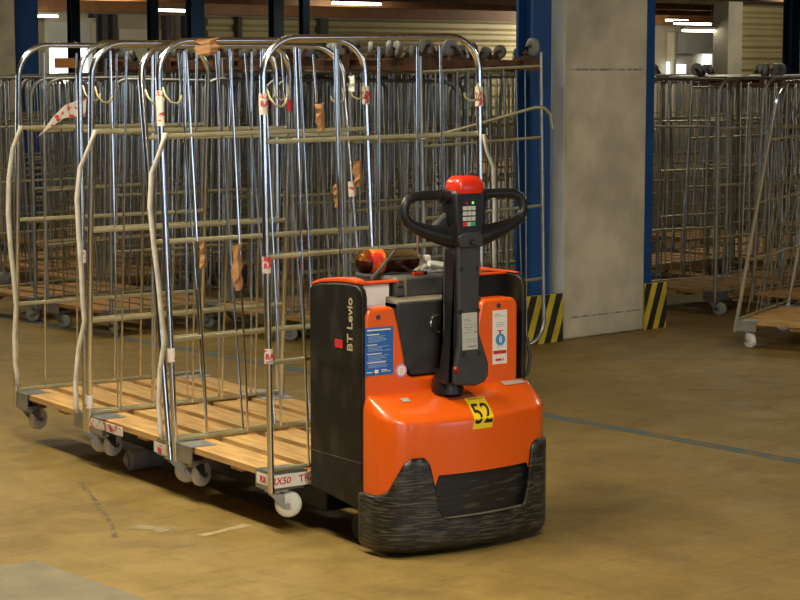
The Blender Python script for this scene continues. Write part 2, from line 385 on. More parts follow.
# ------------------------------------------------------------------ roll cages
CW, CL = .90, .69
TOP = 1.650
def u_tube(w=CW):
    r = .13; pts = [(0, 0, .10)] + [(0, 0, .5), (0, 0, 1.0), (0, 0, TOP - r)]
    pts += [(x, 0, z) for x, z in arc(r, TOP - r, r, PI, PI / 2, 8)[1:]]
    pts += [(w / 2, 0, TOP)]
    pts += [(x, 0, z) for x, z in arc(w - r, TOP - r, r, PI / 2, 0, 8)]
    pts += [(w, 0, 1.0), (w, 0, .5), (w, 0, .10)]
    return pts
ME = {}
def shared(key, fn, m, smooth=True):
    if key not in ME:
        me = fn().mesh(key, smooth); me.materials.append(m); ME[key] = me
    return ME[key]
RAILS = (1.303, .914, .552, .178)
def frame(root, y, mats, lean=0., inlean=0., nrod=5, rails=RAILS, jit=.02, detail=True):
    f = link('side_frame', shared('side_frame_' + mats['tube'].name, lambda: MB().tube(u_tube(), .0118, 10), mats['tube']), None, root, (0, y, .10))
    f.data = f.data
    # pivot at the foot of the frame
    me = f.data
    if not me.get('shifted'):
        for v in me.vertices: v.co.z -= .10
        me['shifted'] = 1
    f.rotation_euler = (lean, inlean, random.uniform(-.01, .01))
    for i, z in enumerate(rails):
        rl = link('rail', shared('rail_' + mats['rail'].name, lambda: MB().tube([(.0, 0, 0), (CW, 0, 0)], .0085, 8, flat=.7), mats['rail']), None, f, (0, random.uniform(-.004, .004), z - .10))
        rl.rotation_euler.y = random.uniform(-.004, .004)
    for k in range(nrod):
        x = CW * (k + 1) / (nrod + 1) + random.uniform(-jit, jit)
        rd = link('rod', shared('rod_' + mats['rod'].name, lambda: MB().tube([(0, 0, 0), (0, 0, .75), (0, 0, 1.44)], (.0045), 7), mats['rod']), None, f, (x, -.009, .078))
        rd.rotation_euler = (random.uniform(-.006, .006), random.uniform(-1, 1) * jit * .9, 0)
    return f
def deck_mb():
    mb = MB(); bw = .140; gap = (CW - .02 - 5 * bw) / 4
    for i in range(5):
        x = .01 + i * (bw + gap); mb.box(x, x + bw, .006, CL - .006, .146, .168)
    for y in (.03, CL / 2 - .04, CL - .11): mb.box(.06, CW - .06, y, y + .08, .116, .1465)
    return mb
def caster(root, x, y, ang, wm, steel):
    c = link('caster', shared('caster_' + steel.name, lambda: MB().box(-.04, .04, -.03, .03, .096, .104).cyl((0, 0, .085), (0, 0, .098), .026, 14)
        .prism([(-.027, .088), (.027, .088), (.012, .045), (.045, .034), (.052, .050), (.028, .088)][:3] + [(.052, .036), (.030, .036)], -.0265, -.0235)
        .prism([(-.027, .088), (.027, .088), (.012, .045)] + [(.052, .036), (.030, .036)], .0235, .0265)
        .box(-.027, .027, -.0265, .0265, .083, .088).cyl((.041, -.029, .047), (.041, .029, .047), .007, 8), steel, False), None, root, (x, y, 0), (0, 0, ang))
    link('wheel', shared('wheel_' + wm.name, lambda: MB().lathe((.041, -.0185, .047), (.041, .0185, .047), [(0, .02), (0, .036), (.12, .043), (.25, .047), (.75, .047), (.88, .043), (1, .036), (1, .02)], 24), wm), None, c)
def bracket_mb():
    return MB().box(0, .13, 0, .10, .168, .171).box(-.004, .0, -.004, .10, .105, .171).box(-.004, .13, -.004, .0, .105, .171).box(0, .12, 0, .09, .104, .116)
def cage(label, loc, yaw, mats, leans=((0, 0), (0, 0)), group=None, invert=False, detail=True, name='roll_cage', z=0., frames=(1, 1), nrod=5, jit=.02, squat=1.):
    rot = (0, 0, yaw) if not invert else (PI, 0, yaw)
    if not invert: R = Matrix.Rotation(yaw, 3, 'Z')
    t = thing(name, label, 'roll cage', (loc[0], loc[1], z if not invert else 1.66 * squat), rot, group)
    t.scale.z = squat
    link('deck', shared('deck_' + mats['wood'].name, deck_mb, mats['wood'], False), None, t)
    for k, (x, y, a) in enumerate(() if not detail else ((0, 0, 0), (CW, 0, PI / 2), (CW, CL, PI), (0, CL, -PI / 2))):
        link('corner_bracket', shared('bracket_' + mats['tube'].name, bracket_mb, mats['bracket'], False), None, t, (x, y, 0), (0, 0, a))
    for k, (x, y) in enumerate(((.05, .05), (CW - .05, .05), (CW - .05, CL - .05), (.05, CL - .05))):
        caster(t, x, y, mats['swivel'][k] if 'swivel' in mats else random.uniform(0, 6.28), mats['wheel'], mats['bracket'])
    fs = []
    for k, y in enumerate((.0, CL)):
        if frames[k]: fs.append(frame(t, y, mats, leans[k][0], leans[k][1], nrod=nrod, jit=jit, detail=detail))
        else: fs.append(None)
    return t, fs
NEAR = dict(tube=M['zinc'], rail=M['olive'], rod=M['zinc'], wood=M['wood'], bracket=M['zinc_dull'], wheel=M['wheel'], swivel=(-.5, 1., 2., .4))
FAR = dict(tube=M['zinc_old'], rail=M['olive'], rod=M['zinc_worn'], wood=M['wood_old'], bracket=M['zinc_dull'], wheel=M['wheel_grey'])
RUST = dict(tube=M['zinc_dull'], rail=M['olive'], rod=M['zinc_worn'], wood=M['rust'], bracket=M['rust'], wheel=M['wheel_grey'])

LIFT = .05
def strap(f, x, pts, m=None):
    mb = MB(); a = []; b = []
    for i, (dx, dy, z) in enumerate(pts):
        w = .017; a.append((x + dx - w * .8, dy - w * .5, z - .10)); b.append((x + dx + w * .8, dy + w * .5, z - .10))
    mb.grid([a, b]); return obj('strap', mb, M['strap'], f, solid=.003, smooth=True)
def tape(f, x, z, h, m, r=.0175, name='tape_label'):
    return obj(name, MB().tube([(x, 0, z - .10), (x, 0, z + h - .10)], r, 12), m, f, smooth=True)
def hook(f, x, s, z):
    pts = [(x + s * .012, -.005, z + .03 - .1), (x + s * .014, -.02, z - .1), (x + s * .03, -.03, z - .025 - .1), (x + s * .055, -.03, z - .03 - .1), (x + s * .075, -.02, z - .018 - .1), (x + s * .08, -.018, z + .0 - .1)]
    return obj('hook', MB().tube(pts, .0045, 8), M['olive'], f, smooth=True)
def scrap(f, x, z, w, h, m, name='cardboard_scrap', seed=1):
    rn = random.Random(seed); n = 6; rows = []
    for i in range(n + 1):
        q = i / n; rows.append([(x - w / 2 * rn.uniform(.5, 1.1), -.016 - .010 * rn.random(), z + h * (q - .5) - .1), (x + w * .02 * rn.uniform(-1, 1), -.022 - .01 * rn.random(), z + h * (q - .5) - .1), (x + w / 2 * rn.uniform(.5, 1.1), -.014, z + h * (q - .5) - .1 + .01 * rn.random())])
    return obj(name, MB().grid(rows), m, f, solid=.003)
SW = [(.006, -.018, 1.315), (-.010, -.022, 1.28), (-.035, -.024, 1.22), (-.050, -.022, 1.10), (-.052, -.02, .95), (-.040, -.02, .8), (-.025, -.02, .68), (-.012, -.02, .55), (-.018, -.02, .42), (-.014, -.02, .30), (-.005, -.022, .24), (.0, -.022, .20)]
SW2 = [(.01, -.018, 1.315), (-.02, -.022, 1.25), (-.06, -.024, 1.17), (-.072, -.022, 1.05), (-.062, -.02, .9), (-.05, -.02, .76), (-.045, -.02, .66), (-.035, -.02, .56), (-.06, -.02, .45), (-.072, -.02, .32), (-.070, -.022, .22), (-.062, -.022, .19)]

tC, fC = cage('roll cage nearest the orange truck with red scrawled tape on its front corner', (3.457, 5.81), 0, NEAR, ((0, -.015), (-.045, -.012)), 'three lifted roll cages', z=LIFT)
tB, fB = cage('middle roll cage of the three raised on the forks', (3.450, 6.53), 0, NEAR, ((-.135, .0), (.065, -.004)), 'three lifted roll cages', z=LIFT)
tA, fA = cage('leftmost of the three raised roll cages, grey drive wheel showing under its right end', (3.450, 7.25), 0, NEAR, ((.0, .0), (.075, .0)), 'three lifted roll cages', z=LIFT)
tA['label'] = 'roll cage farthest from the truck among the three raised on its forks'
strap(fA[1], .0, SW); strap(fB[1], .0, SW2); strap(fC[1], .0, SW2)
strap(fC[0], CW, [(.01, -.016, 1.30), (.02, -.02, 1.24), (.05, -.02, 1.18), (.055, -.02, 1.05), (.05, -.02, .9), (.052, -.02, .75)])
for f, s in ((fC[0], 1), (fC[1], 1), (fB[0], 1), (fB[1], 1), (fA[0], 1)):
    hook(f, 0, 1, 1.45); hook(f, CW, -1, 1.45)
for f, x, z, h, m in ((fC[0], 0, 1.395, .07, M['redwhite']), (fC[0], CW, 1.40, .07, M['redwhite']), (fC[0], 0, .86, .055, M['redwhite']), (fC[0], 0, .60 - .05, .05, M['redwhite']),
                      (fC[1], 0, 1.34, .13, M['redwhite']), (fC[1], CW, 1.40, .07, M['redwhite']), (fC[1], 0, .47, .05, M['redwhite']), (fB[1], 0, .2, .05, M['redwhite']),
                      (fB[1], CW, 1.37, .05, M['redprint']), (fA[0], 0, .78, .05, M['redwhite']), (fB[0], CW, 1.05, .06, M['redwhite'])):
    tape(f, x, z, h, m, .0148)
for (x, z) in ((0, 1.43), (0, .885), (0, .575)):
    text('RA', .026, .0004, plane_fn((x - .004, -.0158, z - .10), (1, 0, 0), (0, 0, 1)), 'tape_lettering', M['redprint'], fC[0], .0008)
text('RA', .03, .0004, plane_fn((CW - .004, -.0158, 1.435 - .10), (1, 0, 0), (0, 0, 1)), 'tape_lettering', M['redprint'], fC[1], .0008)
for (f, x, z, w, h, sd, m) in ((fC[1], .285, .80, .05, .17, 1, 'card'), (fC[1], .14, .86, .035, .10, 2, 'card'), (fC[0], .21, 1.38, .04, .09, 3, 'card'), (fC[1], .84, 1.13, .05, .10, 4, 'card'), (fC[1], .74, 1.05, .045, .09, 5, 'card'),
                               (fC[1], .20, 1.625, .12, .06, 6, 'card'), (fC[1], .83, 1.48, .04, .06, 9, 'sticker')):
    scrap(f, x, z, w, h, M[m], 'paper_scrap' if m != 'card' else 'cardboard_scrap', sd)
sm = MB().grid([[(.30, -.02, 1.43), (.20, -.028, 1.40), (.14, -.03, 1.345), (.10, -.03, 1.29)], [(.30, -.016, 1.35), (.20, -.02, 1.345), (.12, -.03, 1.30), (.07, -.03, 1.265)]])
obj('paper_scrap', MB().add([(a, b, c - .1) for a, b, c in sm.v], sm.f), M['redwhite'], fA[1], solid=.003)
# scrawled white tape on the front corner of the nearest cage
lb = obj('corner_label', MB().box(-.006, .0, -.007, .09, .122, .160).box(-.006, .19, -.0075, -.0045, .115, .160), M['sticker'], tC)
lb['label'] = 'white tape with red scrawl'
text('RX50', .034, .0005, plane_fn((.035, -.0078, .138), (1, 0, 0), (.2, 0, 1)), 'scrawl', M['redprint'], tC, .0006)
text('TRA', .036, .0005, plane_fn((.140, -.0078, .140), (1, 0, 0.1), (-.1, 0, 1)), 'scrawl', M['redprint'], tC, .0004)
text('RX', .03, .0005, plane_fn((-.0066, .045, .140), (0, -1, 0), (0, 0, 1)), 'scrawl', M['redprint'], tC, .0008)
lb = obj('corner_label', MB().box(-.006, .0, CL - .30, CL - .0, .128, .162), M['redwhite'], tB)
lb = obj('corner_label', MB().box(-.006, .0, .0, .12, .112, .150), M['redwhite'], tB)

# ---- background pack, left of the column
ZR = Matrix.Rotation(HALL, 3, 'Z')
def rnd(a): return random.uniform(-a, a)
G1 = 'roll cages packed left of the concrete column'
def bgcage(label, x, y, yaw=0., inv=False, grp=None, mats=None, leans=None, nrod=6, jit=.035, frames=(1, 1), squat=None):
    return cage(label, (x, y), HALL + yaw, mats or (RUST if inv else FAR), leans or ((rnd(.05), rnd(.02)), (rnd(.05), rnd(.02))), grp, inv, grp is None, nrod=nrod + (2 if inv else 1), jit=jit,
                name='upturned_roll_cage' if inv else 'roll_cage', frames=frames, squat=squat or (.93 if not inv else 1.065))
INNER = 'one of the roll cages deep inside the packed block left of the column'
INNERU = 'one of the upturned rusty roll cages deep inside the left packed block'
# front members that can be told apart
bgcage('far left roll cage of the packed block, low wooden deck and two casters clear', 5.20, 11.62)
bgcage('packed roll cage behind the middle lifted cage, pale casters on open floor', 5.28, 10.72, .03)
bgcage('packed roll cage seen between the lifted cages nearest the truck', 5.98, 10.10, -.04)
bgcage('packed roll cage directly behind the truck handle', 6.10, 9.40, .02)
def upturned(label, x, y, grp=None, yaw=0., leans=None):       # the loc of an upturned cage is its far-side corner
    return bgcage(label, x, y + CL, yaw, True, grp, leans=leans)
upturned('upturned rusty cage, wheels in the air, at the right end beside the blue column', 6.09, 8.78, leans=((0, 0), (0, .03)))
upturned('upturned rusty cage, wheels in the air, behind the red handle button', 6.10, 9.48)
upturned('upturned rusty cage, wheels in the air, behind the nearest lifted cage', 6.14, 10.18)
upturned('upturned rusty cage, wheels in the air, behind the middle lifted cage', 6.10, 10.90)
upturned('upturned rusty cage, wheels in the air, behind the left of the middle lifted cage', 6.06, 11.62)
n = 0
def sight(x, y): q = (x * math.cos(math.radians(34.5)) - y * math.sin(math.radians(34.5))) / (x * math.sin(math.radians(34.5)) + y * math.cos(math.radians(34.5))); return 400 + 2013 * q
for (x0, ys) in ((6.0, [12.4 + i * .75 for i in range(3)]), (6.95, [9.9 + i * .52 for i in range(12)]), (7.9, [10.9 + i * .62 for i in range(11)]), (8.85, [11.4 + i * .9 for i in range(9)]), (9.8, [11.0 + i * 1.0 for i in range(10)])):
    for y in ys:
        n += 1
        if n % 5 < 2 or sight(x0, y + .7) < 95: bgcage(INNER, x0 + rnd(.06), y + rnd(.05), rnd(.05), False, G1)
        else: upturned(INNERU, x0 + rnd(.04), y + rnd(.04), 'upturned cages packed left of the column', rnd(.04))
# ---- right pack
bgcage('roll cage with leaning frames at the right edge, light wooden deck in front', 8.06 + .30, 7.70, math.radians(26) - HALL, mats=dict(FAR, tube=M['zinc'], wood=M['wood'], wheel=M['wheel'], swivel=(.5, 1, 2, -2.2)), leans=((.13, -.02), (.16, -.02)), nrod=5, frames=(1, 1))
bgcage('roll cage right of the concrete column with a tall bright post and front caster', 8.97, 9.45, 0, leans=((0, .0), (.02, .02)))
G2 = 'roll cages packed right of the concrete column'
for (x0, ys) in ((9.30, [8.66, 7.9]), (9.95, [7.6, 8.1, 8.6, 9.1, 9.6, 10.1]), (10.85, [7.7 + .5 * i for i in range(8)]), (11.75, [8.5, 9.3, 10.1, 10.9, 11.7, 12.5]), (13.4, [9.6 + .8 * i for i in range(7)])):
    for y in ys:
        n += 1
        if n % 5 < 3: bgcage('one of the roll cages packed in rows behind the right edge cage', x0 + rnd(.05), y + rnd(.04), rnd(.05), False, G2)
        else: bgcage('one of the upturned rusty cages in the right packed block', x0 + rnd(.04), y + CL + rnd(.04), rnd(.04), True, 'upturned cages packed right of the column', squat=.985)
# bent loose rail hooked on the rods beside the blue column
tag(obj('bent_rail', MB().tube([at(421, 10.6, 1.225), at(480, 10.6, 1.31), at(536, 10.6, 1.394), at(545, 10.6, 1.39), at(551, 10.6, 1.353), at(553, 10.6, 1.28)], .009, 8), M['olive'], smooth=True),
    'loose bent brass coloured rail hooked across the rods by the blue column', 'rail')
bx = thing('cardboard_box', 'small orange brown cardboard box on top of the far packed cages at left', 'box', at(65, 14.5, 1.6), (0, 0, -.4))
obj('carton', MB().box(-.072, .072, -.06, .06, 0, .07), M['boxcard'], bx); obj('packing_tape', MB().box(-.0735, .0735, -.02, .02, -.0005, .0715), M['card'], bx)

# ------------------------------------------------------------------ the pallet truck
TX = 3.907
T = thing('pallet_truck', 'orange and black electric pallet truck numbered 52 carrying three roll cages', 'pallet truck', (TX + .015, 5.5, 0))
def tobj(name, mb, m, parent=T, **k):
    o = obj(name, mb, m, parent, **k)
    return o
# the Empty sits at the truck's base: shift world-built meshes into its frame
OFF = Vector((TX, 5.5, 0))
def outline(off=0., n=14):
    pts = [(-.336 - off, 5.445), (-.336 - off, 5.41)]
    for i in range(n + 1):
        a = PI + (PI / 2) * i / n; pts.append((-.241 + (.095 + off) * math.cos(a), 5.372 + (.097 + off) * math.sin(a)))
    k = 16
    for i in range(1, k):
        x = -.25 + .5 * i / k; pts.append((x, 5.24 + .035 * (x / .25) ** 2 - off))
    for i in range(n + 1):
        a = 1.5 * PI + (PI / 2) * i / n; pts.append((.25 + (.095 + off) * math.cos(a), 5.372 + (.097 + off) * math.sin(a)))
    pts += [(.345 + off, 5.41), (.345 + off, 5.445)]
    return [(TX + x, y) for x, y in pts]
OL = outline()
CREASE = .447; HOODTOP = .528
def crease_z(y): return CREASE + .032 * max(0, (y - 5.275) / .165) ** 1.2
def hood_pt(x, y, s):                                # from the crease (s = 0) back to the foot of the upright panel (s = 1)
    zc = crease_z(y); X = TX + (x - TX) * (1 - .05 * s); Y = y + (5.44 - y) * s
    return (X, Y, zc + (HOODTOP - zc) * math.sin(s * PI / 2) ** .85)
rows = []
def low(x, y): return .270 if (-.185 < x - TX < .235 and y < 5.33) else .19
for q in (0, .25, .5, .75, 1.): rows.append([(x, y, low(x, y) + (crease_z(y) - .012 - low(x, y)) * q) for x, y in OL])
rows.append([(TX + (x - TX) * .998, y + .0015, crease_z(y) - .003) for x, y in OL])
for s in (.02, .08, .18, .32, .5, .7, .87, 1.): rows.append([hood_pt(x, y, s) for x, y in OL])
UP = .024
def local_u(mb): mb.v = [(a - OFF.x - UP, b - OFF.y, c - OFF.z) for a, b, c in mb.v]; return mb
def local(mb): mb.v = [(a - OFF.x, b - OFF.y, c - OFF.z) for a, b, c in mb.v]; return mb
tobj('front_cover', local(MB().grid(rows)), M['orange'], smooth=True)
# upright orange panel with a rounded notch for the console
def rc(x, z, r, a0, a1, n=6): return arc(x, z, r, a0, a1, n)
pz = .815
pan = [(3.602, .50)] + rc(3.602 + .030, pz - .03, .03, PI, PI / 2) + rc(3.722 - .03, pz + .002 - .03, .03, PI / 2, .12)
pan += [(3.735, .74), (3.752, .665)] + rc(3.805, .615, .045, PI + .25, 1.5 * PI) + rc(3.99, .615, .045, 1.5 * PI, 2 * PI - .25)
pan += [(4.052, .665), (4.058, .74)] + rc(4.070 + .03, pz - .03, .03, PI - .1, PI / 2) + rc(4.232 - .03, pz - .03, .03, PI / 2, 0) + [(4.232, .50)]
tobj('upright_panel', local_u(MB().prism(pan, 5.425, 5.50)), M['orange'], bevel=.010, seg=3)
# console between the two uprights, with a dusty sloping ledge
con = [(3.742, .80), (3.742, .72), (3.752, .640), (3.80, .575), (3.99, .575), (4.045, .640), (4.06, .72), (4.09, .80), (4.09, .825), (3.742, .825)]
tobj('console', local_u(MB().prism(con, 5.445, 5.55)), M['dark'], bevel=.006)
tobj('console_ledge', local_u(MB().prism([(5.447, .802), (5.56, .802), (5.56, .846), (5.452, .826)], 3.742, 4.06, 'x')), M['dust'], bevel=.004)
ring = MB(); R0 = .028
ring.tube([(3.902 + R0 * math.cos(a), 5.442, .745 + R0 * 1.05 * math.sin(a)) for a in [2 * PI * i / 28 for i in range(29)]], .0032, 8, cap=False)
em = tobj('round_emblem', local_u(ring), M['chrome'], smooth=True)
text('BT', .024, .0008, lambda x, y, z: Vector((3.902 - UP + x, 5.4435 - z, .745 + y)) - OFF, 'emblem_lettering', M['chrome'], em)
# chassis and battery box
tobj('chassis', local(MB().box(3.585, 4.25, 5.53, 5.755, .15, .83)), M['black'], bevel=.01)
tobj('battery_box', local(MB().box(3.592, 4.245, 5.52, 5.755, .80, .886)), M['black'], bevel=.008)
tobj('tray', local_u(MB().box(3.772, 4.035, 5.50, 5.755, .83, .903)), M['tray'], bevel=.012)
tr2 = tobj('tray_slot', local_u(MB().box(3.780, 3.800, 5.496, 5.502, .868, .873).box(3.778, 3.806, 5.496, 5.502, .838, .842)), M['ink'])
tobj('tray_edge', local_u(MB().box(3.805, 3.812, 5.494, 5.503, .835, .897)), M['dust'])
sp = [(5.432, .150), (5.445, .140), (5.755, .172), (5.755, .30), (5.755, .855), (5.742, .868), (5.68, .880), (5.60, .888), (5.52, .892), (5.465, .890), (5.440, .876), (5.432, .850)]
tobj('side_panel', local(MB().prism(sp, 3.565, 3.59, 'x')), M['side'], bevel=.006)
tobj('side_panel', local(MB().prism(sp, 4.232, 4.252, 'x')), M['side'], bevel=.006)
tobj('side_seam', local(MB().box(3.5640, 3.567, 5.435, 5.752, .299, .3015)), M['tray'])
rim = [(5.755, .857), (5.742, .869), (5.68, .882), (5.60, .890), (5.52, .894), (5.47, .893), (5.47, .905), (5.52, .910), (5.60, .905), (5.68, .895), (5.748, .877)]
tobj('orange_rim', local(MB().prism(rim, 3.570, 3.605, 'x')), M['orange_rim'], bevel=.003)
tobj('orange_rim', local(MB().prism([(a, .886 + (b - .886) * .5 if b > .895 else b) for a, b in rim], 4.228, 4.248, 'x')), M['orange_rim'], bevel=.003)
tobj('orange_rim', local(MB().prism([(3.60, .886), (3.772, .886), (3.772, .894), (3.64, .894), (3.60, .904)], 5.50, 5.53)), M['orange_rim'], bevel=.002)
tobj('orange_rim', local(MB().box(4.02, 4.235, 5.52, 5.545, .886, .893)), M['orange_rim'], bevel=.002)
tobj('reflector', local(MB().box(3.562, 3.566, 5.545, 5.590, .672, .700)), M['redprint'])
side_fn = lambda x, y, z: Vector((3.5645 - z, 5.482 - y, .69 + x)) - OFF
text('BT Levio', .050, .0006, lambda x, y, z: Vector((3.5645 - z, 5.500 + y * .9, .757 + x)) - OFF, 'side_lettering', M['lettering'], T, .0006)
# blank white label on the battery box front
tobj('white_label', local(MB().box(3.628, 3.732, 5.5175, 5.521, .806, .882)), M['sticker'])
# skirt
def skirt_top(x):
    x -= TX
    P = [(-.36, .205), (-.345, .208), (-.328, .225), (-.308, .275), (-.285, .318), (-.262, .333), (-.215, .335), (-.195, .31), (-.18, .25), (-.165, .165), (-.145, .128), (-.12, .122), (.175, .122), (.20, .13), (.218, .18), (.232, .27), (.245, .33), (.27, .345), (.36, .345)]
    for (a, za), (b, zb) in zip(P, P[1:]):
        if a <= x <= b: return za + (zb - za) * (x - a) / (b - a)
    return .2
def dense(ol, n=6):
    out = []
    for a, b in zip(ol, ol[1:]):
        for i in range(n): q = i / n; out.append((a[0] + (b[0] - a[0]) * q, a[1] + (b[1] - a[1]) * q))
    return out + [ol[-1]]
SO = dense(outline(.012), 4)
def inset(p, d): 
    c = Vector((TX, 5.46)); v = Vector(p) - c; return tuple(c + v * (1 - d))
def front_h(x, y):                                   # the left tab stands low on the flank
    return skirt_top(x) if y < 5.40 else (.205 if x < TX else .345)
rows = [[(*inset(p, .03), .022) for p in SO], [(*p, .045) for p in SO], [(*p, .08) for p in SO]]
for q in (.25, .5, .75, .93): rows.append([(*p, .08 + (front_h(*p) - .08) * q) for p in SO])
rows.append([(*inset(p, .02), front_h(*p)) for p in SO])
tobj('bumper_skirt', local(MB().grid(rows)), M['skirt'], smooth=True, solid=.012)
IO = dense(outline(-.016), 2)
tobj('skirt_recess', local(MB().grid([[(x, y, z) for x, y in IO] for z in (.05, .15, .275)])), M['skirt_dark'], smooth=True)
tobj('recess_ledge', local(MB().grid([[(x, y, .124) for x, y in outline(.008)[16:-15]], [(x, y, .124) for x, y in outline(-.016)[16:-15]]])), M['dust'])
# drive wheel under the hood
tobj('drive_wheel', local(MB().cyl((3.87, 5.46, .09), (3.95, 5.46, .09), .09, 28)), M['roller'], smooth=True)
for x in (3.66, 4.15): tobj('stabiliser_wheel', local(MB().cyl((x - .02, 5.56, .05), (x + .02, 5.56, .05), .05, 20)), M['black'], smooth=True)
# forks with load rollers
for x0 in (3.62, 4.00):
    fk = tobj('fork', local(MB().prism([(5.74, .20), (5.74, .075), (7.55, .085), (7.66, .12), (7.60, .148), (5.82, .152), (5.79, .20)], x0, x0 + .185, 'x')), M['black'], bevel=.006)
    for y in (7.10,):
        obj('load_roller', local(MB().lathe((x0 - .085, y, .042), (x0 + .075, y, .042), [(0, .018), (0, .022), (.06, .022), (.06, .036), (.09, .042), (.93, .042), (.96, .036), (.96, .018)], 26)), M['roller'], fk, smooth=True)
# tiller
tb = tobj('tiller_base', local(MB().lathe((3.872, 5.372, .520), (3.872, 5.372, .60), [(0, .055), (.25, .054), (.4, .05), (1, .044)], 28)), M['grip'], smooth=True)
TXC = 3.905
arm = [(TXC - .060, .555), (TXC - .060, .60), (TXC - .042, .70), (TXC - .045, .86), (TXC - .050, 1.02), (TXC + .048, 1.02), (TXC + .042, .86), (TXC + .044, .72), (TXC + .082, .62), (TXC + .084, .578), (TXC + .066, .555), (TXC + .03, .545)]
ta = tobj('tiller_arm', local(MB().prism(arm, 5.296, 5.362)), M['tillerm'], bevel=.009, seg=3)
tk = tobj('tiller_flank', local(MB().prism([(TXC - .082, .555), (TXC - .068, .63), (TXC - .048, .76), (TXC - .050, 1.0), (TXC - .050, 1.0), (TXC - .05, .56)], 5.312, 5.372)), M['grip'], bevel=.006)
M['dim_red'] = mat('dim_red_plastic', (.20, .012, .014), .35)
rb = obj('red_knob', local(MB().lathe((TXC - .052, 5.290, .605), (TXC - .052, 5.298, .605), [(0, .004), (0, .010), (1, .014)], 14)), M['dim_red'], ta, smooth=True)
for (x, z) in ((-.034, .94), (.030, .94), (-.036, .80), (.034, .80), (-.024, .655), (.040, .655)):
    obj('screw', local(MB().cyl((TXC + x, 5.2945, z), (TXC + x, 5.300, z), .0085, 12)), M['ink'], ta, smooth=True)
pf = lambda x, y, z: Vector((TXC + x + .0 + y * -.03, 5.2953 - z, .732 + y)) - OFF
obj('rating_plate', on_plane(pf, [(-.031, .031, -.062, .062)]), M['beigeprint'], ta)
pr = [(-.024, .0, .040, .0415), (-.024, .008, .034, .0355), (-.024, .028, .022, .0235), (-.024, -.008, .012, .0145), (0, .012, .012, .0145), (.02, .028, .012, .0145), (-.012, .004, .004, .006), (-.026, .01, -.006, -.0045), (.018, .03, -.006, -.001), (-.02, .028, -.028, -.0265), (-.014, .028, -.036, -.0345), (-.008, .026, -.054, -.049)]
o = obj('plate_print', on_plane(lambda x, y, z: pf(x, y, z + .001), pr), M['greyprint'], ta)
# handle head: a block with two open loop grips
HX, HY = 3.905, 5.335
hz = [(-.058, 1.015), (-.056, 1.075), (-.064, 1.10), (-.068, 1.185), (-.058, 1.205), (.056, 1.205), (.066, 1.182), (.062, 1.10), (.056, 1.075), (.054, 1.015)]
hh = tobj('handle_head', local(MB().prism([(HX + a, z) for a, z in hz], HY - .045, HY + .040)), M['grip'], bevel=.012, seg=3)
obj('lock_plate', local(MB().prism([(HX - .045, 1.012), (HX - .052, 1.05), (HX - .03, 1.062), (HX + .03, 1.062), (HX + .050, 1.05), (HX + .046, 1.012)], HY - .0495, HY - .04)), M['tillerm'], hh, bevel=.004)
lk = obj('key_lock', local(MB().lathe((HX + .002, HY - .056, 1.030), (HX + .002, HY - .044, 1.030), [(0, .004), (0, .011), (1, .013)], 18)), M['ink'], hh, smooth=True)
obj('key_pin', local(MB().box(HX + .001, HX + .005, HY - .060, HY - .055, 1.026, 1.032)), M['chrome'], lk)
for s in (-1, 1):
    X = lambda d: HX + s * d
    zt = 1.180 if s < 0 else 1.178
    P = [(X(.060), HY, zt), (X(.10), HY, zt + .006), (X(.16), HY - .004, zt + .006), (X(.205), HY - .006, zt + .004), (X(.232), HY - .008, zt - .008), (X(.244), HY - .010, zt - .032), (X(.243), HY - .012, zt - .058), (X(.228), HY - .013, zt - .080),
         (X(.200), HY - .013, zt - .096), (X(.165), HY - .012, zt - .108), (X(.125), HY - .010, zt - .120), (X(.085), HY - .008, zt - .130), (X(.04), HY - .004, zt - .138)]
    Rr = [.0155, .016, .0165, .0165, .0165, .0165, .017, .018, .020, .024, .029, .033, .036]
    tobj('loop_grip', local(MB().tube(P, Rr, 14, flat=.75)), M['grip'], smooth=True)
    tobj('grip_web', local(MB().prism([(X(.055), zt - .045), (X(.075), zt - .065), (X(.13), zt - .105), (X(.10), zt - .135), (X(.05), zt - .14)], HY + .005, HY + .030)), M['dark'], bevel=.008)
    tobj('control_paddle', local(MB().cyl((X(.06), HY, zt), (X(.085), HY, zt), .024, 18)), M['grip'], smooth=True)
rbm = MB(); 
rows = []
for (z, gx, gy) in ((1.190, .052, .043), (1.200, .057, .046), (1.225, .055, .044), (1.240, .047, .036), (1.247, .033, .022)):
    ring_ = []
    for i in range(33):
        a = 2 * PI * i / 32; c, s_ = math.cos(a), math.sin(a)
        ring_.append((HX - .003 + gx * math.copysign(abs(c) ** .45, c), HY - .012 + gy * math.copysign(abs(s_) ** .45, s_), z))
    rows.append(ring_)
rbm.grid(rows); rbm.add([rows[-1][i] for i in range(32)], [tuple(range(32))])
tobj('red_button', local(rbm), M['red'], smooth=True)
kp = tobj('keypad', local(MB().box(HX - .039, HX + .018, HY - .0475, HY - .044, 1.078, 1.168)), M['ink'])
for i in range(4):
    for j in range(3):
        m = M['key'] if i < 3 or j == 1 else (M['red'] if j == 0 else M['green'])
        x = HX - .0185 + .0175 * j - .010; z = 1.142 - .0175 * i
        obj('key', local(MB().box(x - .0075, x + .0075, HY - .0505, HY - .047, z - .0065, z + .0065)), m, kp)
obj('lamp_dot', local(MB().cyl((HX - .020, HY - .049, 1.159), (HX - .020, HY - .047, 1.159), .004, 10)), M['redprint'], kp)
obj('lamp_dot', local(MB().cyl((HX + .005, HY - .049, 1.159), (HX + .005, HY - .047, 1.159), .004, 10)), M['led'], kp)
